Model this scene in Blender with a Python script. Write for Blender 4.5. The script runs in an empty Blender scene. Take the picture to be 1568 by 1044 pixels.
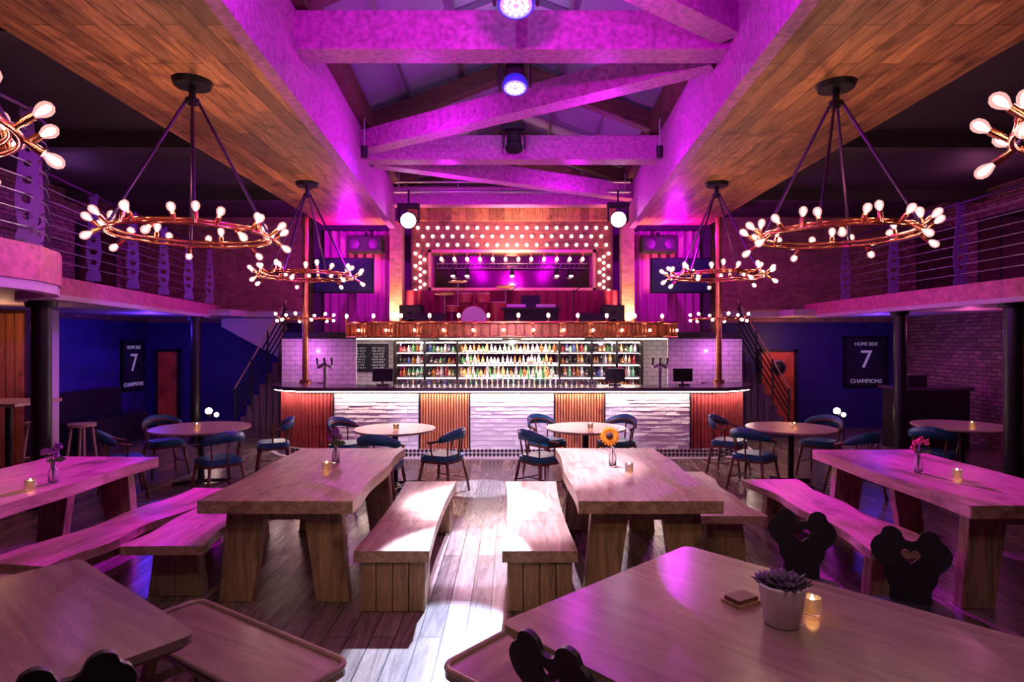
import bpy, bmesh, math, random
from mathutils import Vector, Matrix
random.seed(7)
R=random.uniform
scene=bpy.context.scene
pi=math.pi
scene.view_settings.view_transform='Standard'
# ---------------------------------------------------------------- materials
def nt(name):
    m=bpy.data.materials.new(name); m.use_nodes=True
    n=m.node_tree.nodes; l=m.node_tree.links
    return m,n,l,n['Principled BSDF']
def mk(name,c,rough=.5,metal=0,em=None,es=0,trans=0,bump=0,bs=40,spec=.5,var=0):
    m,n,l,b=nt(name)
    b.inputs['Base Color'].default_value=(*c,1); b.inputs['Roughness'].default_value=rough
    b.inputs['Metallic'].default_value=metal; b.inputs['Specular IOR Level'].default_value=spec
    b.inputs['Transmission Weight'].default_value=trans
    if em: b.inputs['Emission Color'].default_value=(*em,1); b.inputs['Emission Strength'].default_value=es
    if bump or var:
        tc=n.new('ShaderNodeTexCoord'); no=n.new('ShaderNodeTexNoise'); no.inputs['Scale'].default_value=bs
        no.inputs['Detail'].default_value=6
        l.new(tc.outputs['Object'],no.inputs['Vector'])
        if bump:
            bu=n.new('ShaderNodeBump'); bu.inputs['Strength'].default_value=bump; bu.inputs['Distance'].default_value=.02
            l.new(no.outputs['Fac'],bu.inputs['Height']); l.new(bu.outputs['Normal'],b.inputs['Normal'])
        if var:
            r=n.new('ShaderNodeValToRGB'); r.color_ramp.elements[0].position=.3; r.color_ramp.elements[1].position=.7
            r.color_ramp.elements[0].color=(*[x*(1-var) for x in c],1); r.color_ramp.elements[1].color=(*[min(1,x*(1+var)) for x in c],1)
            l.new(no.outputs['Fac'],r.inputs['Fac']); l.new(r.outputs['Color'],b.inputs['Base Color'])
    return m
def wood(name,c1,c2,axis='Y',rough=.4,plank=None,grain=1.0,bump=.15,mortar=(.02,.012,.01),knots=.8):
    m,n,l,b=nt(name)
    tc=n.new('ShaderNodeTexCoord'); mp=n.new('ShaderNodeMapping')
    s={'X':(1.2,11,11),'Y':(11,1.2,11),'Z':(11,11,1.2)}[axis]
    mp.inputs['Scale'].default_value=[x*grain for x in s]
    l.new(tc.outputs['Object'],mp.inputs['Vector'])
    no=n.new('ShaderNodeTexNoise'); no.inputs['Scale'].default_value=1.6; no.inputs['Detail'].default_value=8
    no.inputs['Roughness'].default_value=.65; no.inputs['Distortion'].default_value=1.4
    l.new(mp.outputs['Vector'],no.inputs['Vector'])
    r=n.new('ShaderNodeValToRGB'); r.color_ramp.elements[0].position=.32; r.color_ramp.elements[1].position=.66
    r.color_ramp.elements[0].color=(*c1,1); r.color_ramp.elements[1].color=(*c2,1)
    l.new(no.outputs['Fac'],r.inputs['Fac'])
    n2=n.new('ShaderNodeTexNoise'); n2.inputs['Scale'].default_value=3.3; n2.inputs['Detail'].default_value=2
    l.new(tc.outputs['Object'],n2.inputs['Vector'])
    r2=n.new('ShaderNodeValToRGB'); r2.color_ramp.elements[0].position=.27; r2.color_ramp.elements[1].position=.42
    r2.color_ramp.elements[0].color=(.35,.28,.25,1); r2.color_ramp.elements[1].color=(1,1,1,1)
    l.new(n2.outputs['Fac'],r2.inputs['Fac'])
    mx=n.new('ShaderNodeMixRGB'); mx.blend_type='MULTIPLY'; mx.inputs['Fac'].default_value=knots
    l.new(r.outputs['Color'],mx.inputs['Color1']); l.new(r2.outputs['Color'],mx.inputs['Color2'])
    out=mx.outputs['Color']; bh=no.outputs['Fac']
    if plank:
        sp=n.new('ShaderNodeSeparateXYZ'); cb=n.new('ShaderNodeCombineXYZ'); l.new(tc.outputs['Object'],sp.inputs['Vector'])
        a,bb={'Y':('Y','X'),'X':('X','Y'),'Z':('Z','X')}[axis]
        l.new(sp.outputs[a],cb.inputs['X']); l.new(sp.outputs[bb],cb.inputs['Y'])
        br=n.new('ShaderNodeTexBrick'); br.inputs['Scale'].default_value=1; br.inputs['Brick Width'].default_value=plank[0]
        br.inputs['Row Height'].default_value=plank[1]; br.inputs['Mortar Size'].default_value=.0035; br.offset=.37
        br.inputs['Color1'].default_value=(.55,.53,.53,1); br.inputs['Color2'].default_value=(1.15,1.1,1.05,1); br.inputs['Mortar'].default_value=(*mortar,1)
        l.new(cb.outputs['Vector'],br.inputs['Vector'])
        m2=n.new('ShaderNodeMixRGB'); m2.blend_type='MULTIPLY'; m2.inputs['Fac'].default_value=1
        l.new(out,m2.inputs['Color1']); l.new(br.outputs['Color'],m2.inputs['Color2']); out=m2.outputs['Color']
    l.new(out,b.inputs['Base Color']); b.inputs['Roughness'].default_value=rough
    bu=n.new('ShaderNodeBump'); bu.inputs['Strength'].default_value=bump; bu.inputs['Distance'].default_value=.01
    l.new(bh,bu.inputs['Height']); l.new(bu.outputs['Normal'],b.inputs['Normal'])
    return m
def brick(name,c1,c2,mort,u='X',w=.22,h=.075,ms=.01,rough=.8,bump=.6):
    m,n,l,b=nt(name)
    tc=n.new('ShaderNodeTexCoord'); sp=n.new('ShaderNodeSeparateXYZ'); cb=n.new('ShaderNodeCombineXYZ')
    l.new(tc.outputs['Object'],sp.inputs['Vector']); l.new(sp.outputs[u],cb.inputs['X']); l.new(sp.outputs['Z'],cb.inputs['Y'])
    br=n.new('ShaderNodeTexBrick'); br.inputs['Scale'].default_value=1; br.inputs['Brick Width'].default_value=w
    br.inputs['Row Height'].default_value=h; br.inputs['Mortar Size'].default_value=ms
    br.inputs['Color1'].default_value=(*c1,1); br.inputs['Color2'].default_value=(*c2,1); br.inputs['Mortar'].default_value=(*mort,1)
    l.new(cb.outputs['Vector'],br.inputs['Vector'])
    no=n.new('ShaderNodeTexNoise'); no.inputs['Scale'].default_value=9; no.inputs['Detail'].default_value=5
    l.new(tc.outputs['Object'],no.inputs['Vector'])
    m2=n.new('ShaderNodeMixRGB'); m2.blend_type='OVERLAY'; m2.inputs['Fac'].default_value=.6
    l.new(br.outputs['Color'],m2.inputs['Color1']); l.new(no.outputs['Fac'],m2.inputs['Color2'])
    l.new(m2.outputs['Color'],b.inputs['Base Color']); b.inputs['Roughness'].default_value=rough
    bu=n.new('ShaderNodeBump'); bu.inputs['Strength'].default_value=bump; bu.inputs['Distance'].default_value=.02; bu.invert=True
    l.new(br.outputs['Fac'],bu.inputs['Height']); l.new(bu.outputs['Normal'],b.inputs['Normal'])
    return m
def checker(name,c1,c2,sc):
    m,n,l,b=nt(name); tc=n.new('ShaderNodeTexCoord'); mp=n.new('ShaderNodeMapping'); mp.inputs['Rotation'].default_value=(0,pi/4,0)
    l.new(tc.outputs['Object'],mp.inputs['Vector'])
    ch=n.new('ShaderNodeTexChecker'); ch.inputs['Scale'].default_value=sc; ch.inputs['Color1'].default_value=(*c1,1); ch.inputs['Color2'].default_value=(*c2,1)
    l.new(mp.outputs['Vector'],ch.inputs['Vector']); l.new(ch.outputs['Color'],b.inputs['Base Color']); b.inputs['Roughness'].default_value=.3
    return m
def glow_glass(name,c,es):
    # clear bulb envelope: transparent shader plus faint emission painting in the filament's glow
    m=bpy.data.materials.new(name); m.use_nodes=True; n=m.node_tree.nodes; l=m.node_tree.links; n.clear()
    t=n.new('ShaderNodeBsdfTransparent'); e=n.new('ShaderNodeEmission'); e.inputs['Color'].default_value=(*c,1); e.inputs['Strength'].default_value=es
    a=n.new('ShaderNodeAddShader'); o=n.new('ShaderNodeOutputMaterial')
    t.inputs['Color'].default_value=(.9,.85,.85,1)
    l.new(t.outputs[0],a.inputs[0]); l.new(e.outputs[0],a.inputs[1]); l.new(a.outputs[0],o.inputs['Surface']); return m
M_floor=wood('oak_floor_planks',(.085,.055,.05),(.25,.18,.155),'Y',.25,(1.5,.15),.7,.06,knots=.4)
M_soffit=wood('pine_cladding',(.22,.085,.035),(.62,.29,.13),'Y',.5,(1.7,.16),.8,.15)
M_table=wood('oak_slab',(.20,.11,.065),(.50,.32,.21),'Y',.36,None,.8,.25)
M_leg=wood('oak_post',(.15,.085,.045),(.44,.27,.14),'Z',.5,None,1,.3)
M_top2=wood('veneer_table_top',(.22,.14,.105),(.34,.225,.175),'X',.22,None,.5,.03,knots=.15)
M_round=mk('pale_round_top',(.48,.34,.27),.35,var=.15,bs=5)
M_dark=mk('dark_stained_wood',(.016,.014,.018),.35,bump=.1)
M_darkbrown=wood('dark_timber',(.05,.02,.015),(.14,.06,.04),'X',.6)
M_chairwood=mk('walnut_frame',(.12,.04,.02),.35,var=.3,bs=12)
M_blue=mk('blue_leather',(.012,.10,.20),.38,bump=.15,bs=60)
M_copper=mk('copper',(.85,.33,.18),.22,1)
M_copper2=mk('brushed_copper',(.70,.30,.16),.3,1,var=.25,bs=7)
M_black=mk('black_metal',(.012,.012,.016),.4,.3)
M_blackm=mk('matt_black',(.01,.01,.012),.8)
M_rod=mk('chandelier_rod',(.08,.03,.12),.35,.8)
M_bulb=mk('glowing_bulb',(1,.9,.85),.3,em=(1,.62,.52),es=16)
M_fil=mk('glowing_filament',(1,.9,.85),.3,em=(1,.68,.50),es=45)
M_env=glow_glass('bulb_envelope',(1,.50,.46),.55)
M_bulb2=mk('marquee_bulb',(1,.9,.85),.3,em=(1,.52,.46),es=6)
M_paint=mk('painted_beam',(.46,.13,.42),.5,bump=.12,bs=18,var=.35)
M_roof=mk('roof_panel',(.24,.23,.32),.6)
M_steel=mk('steel_tube',(.45,.43,.5),.35,.9)
M_sideceil=mk('dark_ceiling',(.06,.045,.055),.7)
M_rim=mk('balcony_fascia',(.50,.10,.22),.5,bump=.35,bs=14,var=.3)
M_cream=mk('cream_plaster',(.5,.40,.48),.6)
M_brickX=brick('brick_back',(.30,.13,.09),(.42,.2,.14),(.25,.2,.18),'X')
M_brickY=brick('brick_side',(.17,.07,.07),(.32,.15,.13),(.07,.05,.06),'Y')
M_tile=brick('white_subway_tile',(.74,.72,.78),(.80,.78,.82),(.4,.38,.45),'X',.2,.09,.006,.2,.3)
M_whitebrick=mk('white_wavy_brick',(.82,.78,.84),.7,bump=.45,bs=16,spec=.3)
M_slat=wood('red_slat',(.26,.03,.04),(.48,.08,.08),'Z',.45)
M_slat2=wood('copper_slat',(.50,.16,.08),(.75,.30,.14),'Z',.4)
M_bluewall=mk('blue_wall',(.02,.012,.16),.6,var=.2,bs=3)
M_purpwall=mk('purple_wall',(.08,.03,.10),.7)
M_counter=mk('counter_top',(.07,.04,.07),.2)
M_led=mk('led_strip',(1,.9,.8),.5,em=(1,.74,.62),es=60)
M_ledc=mk('cabinet_downlight',(1,1,1),.5,em=(1,.72,.58),es=34)
M_check=checker('checker_tile',(.02,.02,.02),(.6,.55,.6),22)
M_curtain=mk('red_curtain',(.24,.015,.06),.75)
M_marq=wood('marquee_board',(.12,.03,.04),(.26,.08,.08),'X',.6)
M_mcurtain=mk('magenta_curtain',(.5,.06,.4),.7)
M_screen=mk('tv_screen',(.01,.008,.025),.35,em=(.06,.02,.5),es=.08)
M_mirror=mk('mirror',(.28,.24,.27),.06,1)
M_mirror2=mk('stage_mirror',(.13,.09,.10),.12,1)
M_mirror3=mk('bar_mirror',(.7,.62,.6),.05,1)
M_frame=mk('gold_trim',(.8,.5,.3),.35,.6)
M_glass=mk('clear_glass',(.95,.95,.97),.04,trans=.92,spec=.5)
M_white=mk('white_ceramic',(.72,.68,.68),.35)
M_flame=mk('candle_flame',(1,.7,.4),.5,em=(1,.55,.2),es=80)
M_wax=mk('wax',(.9,.8,.65),.5,em=(1,.38,.08),es=5)  # wax emission stands in for the flame's glow through it
M_chalk=mk('chalk_text',(.8,.8,.9),.8,em=(.75,.7,1),es=.12)
M_board=mk('chalkboard',(.01,.012,.03),.6)
M_reddoor=mk('red_door',(.55,.10,.04),.35,var=.4,bs=3)
M_lens=mk('spotlight_lens',(1,1,1),.3,em=(.85,.72,1),es=14)
M_lensb=mk('blue_led_lens',(.2,.2,1),.3,em=(.22,.16,1),es=2.2)
M_lensw=mk('white_led_lens',(.8,.8,1),.3,em=(.75,.7,1),es=7)
M_bluering=mk('blue_lamp_housing',(.03,.03,.4),.4,em=(.05,.03,1),es=.5)
M_succ=mk('succulent_leaf',(.05,.03,.06),.4,var=.5,bs=30)
M_stem=mk('green_stem',(.06,.2,.05),.5)
M_sun=mk('sunflower_petal',(.95,.33,.02),.5,em=(1,.3,.02),es=.2)
M_pink=mk('pink_petal',(.7,.10,.22),.6)
M_purp=mk('purple_petal',(.25,.06,.3),.7)
M_soil=mk('brown_seed',(.07,.025,.01),.9)
M_jersey=mk('jersey_cloth',(.012,.015,.05),.8)
M_drum=mk('drum_shell',(.35,.04,.06),.25,.2)
M_skin=mk('drum_head',(.7,.66,.66),.5)
M_brass=mk('cymbal_brass',(.8,.55,.25),.3,1)
# ---------------------------------------------------------------- builder
class B:
    def __init__(s): s.bm=bmesh.new(); s.mats=[]
    def mi(s,m):
        if m not in s.mats: s.mats.append(m)
        return s.mats.index(m)
    def add(s,vs,fs,mat,smooth=False,M=None):
        k=s.mi(mat); bv=[s.bm.verts.new(M@Vector(v) if M else Vector(v)) for v in vs]
        for f in fs:
            try: fc=s.bm.faces.new([bv[i] for i in f]); fc.material_index=k; fc.smooth=smooth
            except ValueError: pass
    def box(s,x0,x1,y0,y1,z0,z1,mat,M=None):
        vs=[(x,y,z) for z in (z0,z1) for y in (y0,y1) for x in (x0,x1)]
        s.add(vs,[(0,2,3,1),(4,5,7,6),(0,1,5,4),(2,6,7,3),(0,4,6,2),(1,3,7,5)],mat,False,M)
    def hexa(s,b,t,mat,M=None):
        s.add(list(b)+list(t),[(3,2,1,0),(4,5,6,7),(0,1,5,4),(1,2,6,5),(2,3,7,6),(3,0,4,7)],mat,False,M)
    def beam(s,p0,p1,w,h,mat):
        p0=Vector(p0);p1=Vector(p1); d=(p1-p0).normalized(); up=Vector((0,0,1)) if abs(d.z)<.95 else Vector((0,1,0))
        a=d.cross(up).normalized()*w/2; c=a.cross(d).normalized()*h/2
        s.hexa([p0-a-c,p0+a-c,p0+a+c,p0-a+c],[p1-a-c,p1+a-c,p1+a+c,p1-a+c],mat)
    def cyl(s,p0,p1,r0,r1,mat,seg=12,smooth=True):
        p0=Vector(p0);p1=Vector(p1); d=(p1-p0).normalized(); up=Vector((0,0,1)) if abs(d.z)<.95 else Vector((1,0,0))
        a=d.cross(up).normalized(); c=a.cross(d).normalized(); vs=[]
        for p,r in((p0,r0),(p1,r1)):
            for i in range(seg):
                t=2*pi*i/seg; vs.append(p+(a*math.cos(t)+c*math.sin(t))*r)
        s.add(vs,[(i,(i+1)%seg,seg+(i+1)%seg,seg+i) for i in range(seg)],mat,smooth)
        s.add(vs[:seg],[tuple(range(seg))],mat); s.add(vs[seg:],[tuple(range(seg))],mat)
    def tube(s,path,r,mat,seg=8,closed=False):
        P=[Vector(p) for p in path]; n=len(P); vs=[]; rr=r if isinstance(r,(list,tuple)) else [r]*n
        for i in range(n):
            if closed: d=P[(i+1)%n]-P[i-1]
            else: d=P[min(i+1,n-1)]-P[max(i-1,0)]
            d.normalize(); up=Vector((0,0,1)) if abs(d.z)<.97 else Vector((1,0,0))
            a=d.cross(up).normalized(); c=a.cross(d).normalized()
            for k in range(seg):
                t=2*pi*k/seg; vs.append(P[i]+(a*math.cos(t)+c*math.sin(t))*rr[i])
        fs=[]
        for i in range(n if closed else n-1):
            j=(i+1)%n
            for k in range(seg): fs.append((i*seg+k,i*seg+(k+1)%seg,j*seg+(k+1)%seg,j*seg+k))
        if not closed: fs+= [tuple(range(seg)),tuple(range((n-1)*seg,n*seg))]
        s.add(vs,fs,mat,True)
    def lathe(s,prof,mat,M=None,seg=20,smooth=True):
        n=len(prof); vs=[]
        for r,z in prof:
            for k in range(seg):
                t=2*pi*k/seg; vs.append((max(r,1e-4)*math.cos(t),max(r,1e-4)*math.sin(t),z))
        fs=[(i*seg+k,i*seg+(k+1)%seg,(i+1)*seg+(k+1)%seg,(i+1)*seg+k) for i in range(n-1) for k in range(seg)]
        fs+=[tuple(range(seg)),tuple(range((n-1)*seg,n*seg))]
        s.add(vs,fs,mat,smooth,M)
    def prism(s,poly,z0,z1,mat,M=None,smooth=False):
        n=len(poly); vs=[(x,y,z0) for x,y in poly]+[(x,y,z1) for x,y in poly]
        s.add(vs,[(i,(i+1)%n,n+(i+1)%n,n+i) for i in range(n)],mat,smooth,M)
        s.add(vs[:n],[tuple(reversed(range(n)))],mat,False,M); s.add(vs[n:],[tuple(range(n))],mat,False,M)
    def path(s,pts,z0,z1,t,mat,smooth=True):
        P=[Vector((p[0],p[1],0)) for p in pts]; n=len(P); ins=[];out=[]
        for i in range(n):
            d=(P[min(i+1,n-1)]-P[max(i-1,0)]).normalized(); nn=Vector((-d.y,d.x,0))
            out.append(P[i]); ins.append(P[i]+nn*t)
        for i in range(n-1):
            a,b2,c,d=out[i],out[i+1],ins[i+1],ins[i]
            s.hexa([(v.x,v.y,z0) for v in(a,b2,c,d)],[(v.x,v.y,z1) for v in(a,b2,c,d)],mat)
    def sphere(s,c,r,mat,sx=1,sy=1,sz=1,u=14,v=9):
        prof=[(r*math.sin(pi*i/v),-r*math.cos(pi*i/v)) for i in range(v+1)]
        s.lathe(prof,mat,Matrix.Translation(c)@Matrix.Diagonal((sx,sy,sz,1)),u)
    def mesh(s,me,mat,M):
        s.add([v.co.copy() for v in me.vertices],[tuple(p.vertices) for p in me.polygons],mat,False,M)
    def done(s,name,loc=(0,0,0),bevel=0,merge=False):
        if merge: bmesh.ops.remove_doubles(s.bm,verts=s.bm.verts,dist=1e-5)
        bmesh.ops.recalc_face_normals(s.bm,faces=s.bm.faces)
        L=Vector(loc)
        if L.length>0:
            for v in s.bm.verts: v.co-=L
        me=bpy.data.meshes.new(name); s.bm.to_mesh(me); s.bm.free()
        for m in s.mats: me.materials.append(m)
        o=bpy.data.objects.new(name,me); o.location=L; scene.collection.objects.link(o)
        if bevel:
            md=o.modifiers.new('bevel','BEVEL'); md.width=bevel; md.segments=2; md.limit_method='ANGLE'
        return o
def inst(o,loc,rz=0,name=None,sc=1):
    n=bpy.data.objects.new(name or o.name.split('.')[0],o.data); n.location=loc; n.rotation_euler=(0,0,rz); n.scale=(sc,sc,sc)
    for md in o.modifiers:
        m2=n.modifiers.new(md.name,md.type); m2.width=md.width; m2.segments=md.segments; m2.limit_method=md.limit_method
    scene.collection.objects.link(n); return n
def catmull(pts,k=5):
    out=[];n=len(pts)
    for i in range(n):
        p0,p1,p2,p3=[Vector(pts[(i+j)%n]) for j in(-1,0,1,2)]
        for q in range(k):
            t=q/k; out.append(tuple(.5*((2*p1)+(-p0+p2)*t+(2*p0-5*p1+4*p2-p3)*t*t+(-p0+3*p1-3*p2+p3)*t**3)))
    return out
def plate(outer,holes,t):
    cu=bpy.data.curves.new('c','CURVE'); cu.dimensions='2D'; cu.fill_mode='BOTH'; cu.extrude=t/2
    for pts in [outer]+holes:
        sp=cu.splines.new('POLY'); sp.points.add(len(pts)-1); sp.use_cyclic_u=True
        for i,p in enumerate(pts): sp.points[i].co=(p[0],p[1],0,1)
    ob=bpy.data.objects.new('c',cu); scene.collection.objects.link(ob)
    dg=bpy.context.evaluated_depsgraph_get(); me=bpy.data.meshes.new_from_object(ob.evaluated_get(dg))
    bpy.data.objects.remove(ob); return me
def textmesh(txt,size,ext=.002):
    cu=bpy.data.curves.new('t','FONT'); cu.body=txt; cu.size=size; cu.extrude=ext; cu.align_x='CENTER'
    ob=bpy.data.objects.new('t',cu); scene.collection.objects.link(ob)
    dg=bpy.context.evaluated_depsgraph_get(); me=bpy.data.meshes.new_from_object(ob.evaluated_get(dg))
    bpy.data.objects.remove(ob); return me
T=Matrix.Translation
def RZ(a): return Matrix.Rotation(a,4,'Z')
def RX(a): return Matrix.Rotation(a,4,'X')
def circle(cx,cy,r,n=20,a0=0,a1=2*pi): return [(cx+r*math.cos(a0+(a1-a0)*i/n),cy+r*math.sin(a0+(a1-a0)*i/n)) for i in range(n)]
# ---------------------------------------------------------------- room shell
XL,XR,YB,YF=-8.0,8.5,13.5,-2.0
b=B(); b.box(XL,XR,YF,YB,-.1,0,M_floor); b.done('floor')
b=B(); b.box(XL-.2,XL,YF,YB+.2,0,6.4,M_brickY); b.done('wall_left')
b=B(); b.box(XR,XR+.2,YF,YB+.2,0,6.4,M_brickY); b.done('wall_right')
b=B(); b.box(XL,XR,YF-.2,YF,0,6.4,M_purpwall); b.done('wall_front')
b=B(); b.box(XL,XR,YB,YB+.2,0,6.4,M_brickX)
b.done('wall_back')
b=B(); b.box(XL,-4.6,YB-.04,YB,0,2.3,M_bluewall); b.box(4.6,XR,YB-.04,YB,0,2.3,M_bluewall); b.box(XL,XL+.04,9.1,YB-.04,0,2.3,M_bluewall); b.done('trim_1')
b=B(); b.box(XL,-3.75,YF,YB,4.62,4.7,M_sideceil); b.box(3.9,XR,YF,YB,4.62,4.7,M_sideceil)
for y in (2,5,8,11): 
    b.box(XL,-3.8,y,y+.18,4.42,4.62,M_sideceil); b.box(3.95,XR,y,y+.18,4.42,4.62,M_sideceil)
b.done('ceiling')
b=B()
b.hexa([(-2.6,YF,5.2),(0,YF,6.2),(0,YB,6.2),(-2.6,YB,5.2)],[(-2.6,YF,5.26),(0,YF,6.26),(0,YB,6.26),(-2.6,YB,5.26)],M_roof)
b.hexa([(2.6,YF,5.2),(2.6,YB,5.2),(0,YB,6.2),(0,YF,6.2)],[(2.6,YF,5.26),(2.6,YB,5.26),(0,YB,6.26),(0,YF,6.26)],M_roof)
for i in range(9):
    y=-1.5+i*1.8
    b.beam((-2.5,y,5.2),(0,y,6.15),.05,.08,M_steel); b.beam((2.5,y,5.2),(0,y,6.15),.05,.08,M_steel)
for x in(.7,1.5):
    for sg in(-1,1):
        z=6.15-x*1.0/2.6; b.beam((sg*x,YF,z-.03),(sg*x,YB,z-.03),.04,.06,M_steel)
b.box(-.12,.12,YF,YB,5.95,6.2,M_darkbrown)
b.done('ceiling_roof')
def innerX(y): return 1.80+(y-1.5)*.0507
for sg,ox in((-1,3.75),(1,3.9)):
    b=B()
    xi0,xi1=innerX(YF)+.1,innerX(12.2)+.1
    pl=[(sg*xi0,YF),(sg*ox,YF),(sg*ox,12.2),(sg*xi1,12.2)]
    b.prism(pl,4.2,4.75,M_soffit)
    b.done('trim_wood_soffit')
    b=B()
    b.hexa([(sg*(xi0-.12),YF,4.14),(sg*xi0,YF,4.14),(sg*xi1,12.2,4.14),(sg*(xi1-.12),12.2,4.14)],
           [(sg*(xi0-.12),YF,4.95),(sg*xi0,YF,4.95),(sg*xi1,12.2,4.95),(sg*(xi1-.12),12.2,4.95)],M_paint)
    b.hexa([(sg*(xi0-.2),YF,4.95),(sg*(xi0+.5),YF,4.95),(sg*(xi1+.5),YB,4.95),(sg*(xi1-.2),YB,4.95)],
           [(sg*(xi0-.2),YF,5.25),(sg*(xi0+.5),YF,5.25),(sg*(xi1+.5),YB,5.25),(sg*(xi1-.2),YB,5.25)],M_darkbrown)
    b.done('ceiling_edge_beam')
for y in (2.2,5.6,9.0,12.0):
    b=B(); x=innerX(y)+.02
    b.box(-x,x,y,y+.3,4.56,4.92,M_paint)
    for sg in(-1,1): b.beam((sg*(x+.1),y+.15,5.05),(0,y+.15,5.95),.2,.24,M_darkbrown)
    b.beam((0,y+.15,4.9),(0,y+.15,6.0),.16,.16,M_darkbrown)
    b.done('roof_tie_beam',bevel=.015)
b=B()
for p,q in(((-1.9,2.7,4.74),(1.95,5.5,4.74)),((2.0,6.1,4.74),(-2.1,8.8,4.74)),((-2.15,9.5,4.74),(2.3,11.8,4.74))):
    b.beam(p,q,.24,.28,M_paint)
b.done('roof_diagonal_brace')
b=B(); b.box(-4.3,4.3,13.3,13.5,2.07,5.3,M_purpwall); b.done('wall_stage')
# ---------------------------------------------------------------- side balconies
Lp=[(-4.25,-1.9),(-4.25,1.5),(-4.15,2.6),(-3.98,3.3),(-3.80,3.9),(-3.74,4.4),(-3.76,4.9),(-3.9,5.3),(-4.1,5.6),(-4.4,5.85),(-4.75,6.05),(-4.95,6.3)]
Ls=[(-4.95,6.3),(-5.1,7.1),(-5.28,8.1),(-5.45,9.1),(-5.62,10.1),(-5.8,11.2),(-6.0,12.5)]
b=B()
b.path(Lp,2.38,2.66,.08,M_rim); b.path([(x-.02,y-.0) for x,y in Lp],2.30,2.38,.1,M_cream)
b.path(Ls,2.42,2.62,.08,M_rim); b.path(Ls,2.36,2.42,.1,M_cream)
poly=[(x-.06,y) for x,y in Lp+Ls[1:]]+[(-6.06,13.45),(-7.99,13.45),(-7.99,-1.9)]
b.prism(poly,2.40,2.55,M_cream)
b.box(-6.1,-5.5,12.0,13.28,2.40,2.52,M_cream)
b.box(-5.5,-4.4,12.75,13.28,2.40,2.52,M_cream)
b.done('balcony_left_deck')
Rp=[(5.9,-1.9),(5.9,2),(5.9,4),(5.9,6),(5.9,8),(5.9,10),(5.95,12.5)]
b=B(); R2=list(reversed(Rp))
b.path(R2,2.42,2.64,.08,M_rim); b.path(R2,2.36,2.42,.1,M_cream)
b.prism([(5.96,-1.9),(8.49,-1.9),(8.49,13.45),(5.96,13.45)],2.40,2.55,M_cream)
b.box(5.5,6.0,12.0,13.28,2.40,2.52,M_cream)
b.box(4.4,5.5,12.75,13.28,2.40,2.52,M_cream)
b.done('balcony_right_deck')
half=[(.08,0),(.08,.08),(.055,.14),(.075,.25),(.085,.4),(.068,.6),(.05,.85),(.04,1.0),(.055,1.06),(.05,1.12)]
outl=[(x,y) for x,y in half]+[(-x,y) for x,y in reversed(half)]
bal=plate(outl,[circle(0,.24,.034),circle(0,.38,.042),circle(0,.53,.034),circle(0,.66,.026),circle(0,.77,.018)],.025)
def sample(pts,step):
    out=[];acc=0;P=[Vector((p[0],p[1],0)) for p in pts]; nxt=0
    for i in range(len(P)-1):
        L=(P[i+1]-P[i]).length
        while nxt<=acc+L:
            q=P[i].lerp(P[i+1],(nxt-acc)/L); d=(P[i+1]-P[i]).normalized(); out.append((q,d)); nxt+=step
        acc+=L
    return out
M_balu=mk('baluster_paint',(.20,.08,.30),.4,.2)
def railing(name,pts,step,z0,side):
    b=B()
    off=[Vector((p[0]+side*.12,p[1],0)) for p in pts]
    for z in (.15,.28,.41,.54,.67,.8,.93):
        b.tube([(p.x,p.y,z0+z) for p in off],.007,M_steel,6)
    b.tube([(p.x,p.y,z0+1.1) for p in off],.022,M_rod,8)
    for q,d in sample([(p.x,p.y) for p in off],step):
        ang=math.atan2(d.y,d.x)+pi/2*0.8*side
        b.mesh(bal,M_balu,T((q.x,q.y,z0-.0))@RZ(ang)@RX(pi/2))
    return b.done(name)
railing('balcony_railing_left',Lp+Ls[1:],1.15,2.665,-1)
railing('balcony_railing_right',Rp,1.45,2.645,1)
def column(x,y,r,h,mat,name='support_column'):
    b=B(); b.cyl((x,y,0),(x,y,h),r,r,mat,24); b.cyl((x,y,h-.08),(x,y,h),r*1.5,r*1.6,mat,24); b.cyl((x,y,0),(x,y,.04),r*1.5,r*1.5,mat,24); b.done(name,(x,y,0))
column(-5.4,7.05,.1,2.36,M_black); column(-5.92,11.5,.09,2.36,M_black); column(6.16,9.75,.09,2.39,M_black); column(6.16,7.55,.1,2.39,M_black)
for k,(x,y) in enumerate(((XL+.02,11.8),(XR-.02,10.6),(XR-.02,12.3))):
    b=B(); sg=1 if x<0 else -1
    b.box(x-.03,x+.03,y-.55,y+.55,2.75,4.1,M_dark); b.box(x+sg*.03-.01,x+sg*.03+.01,y-.48,y-.03,2.82,4.03,M_mirror); b.box(x+sg*.03-.01,x+sg*.03+.01,y+.03,y+.48,2.82,4.03,M_mirror)
    b.done('window_%d'%(k+1))
b=B(); b.box(-7.95,-7.12,9.0,9.08,0,2.36,M_darkbrown)
for i in range(6): b.box(-7.93+i*.135,-7.82+i*.135,8.975,9.0,.05,2.3,M_slat2)
b.box(-7.0,-6.78,9.0,9.2,0,2.36,M_cream); b.done('slatted_partition')
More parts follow.
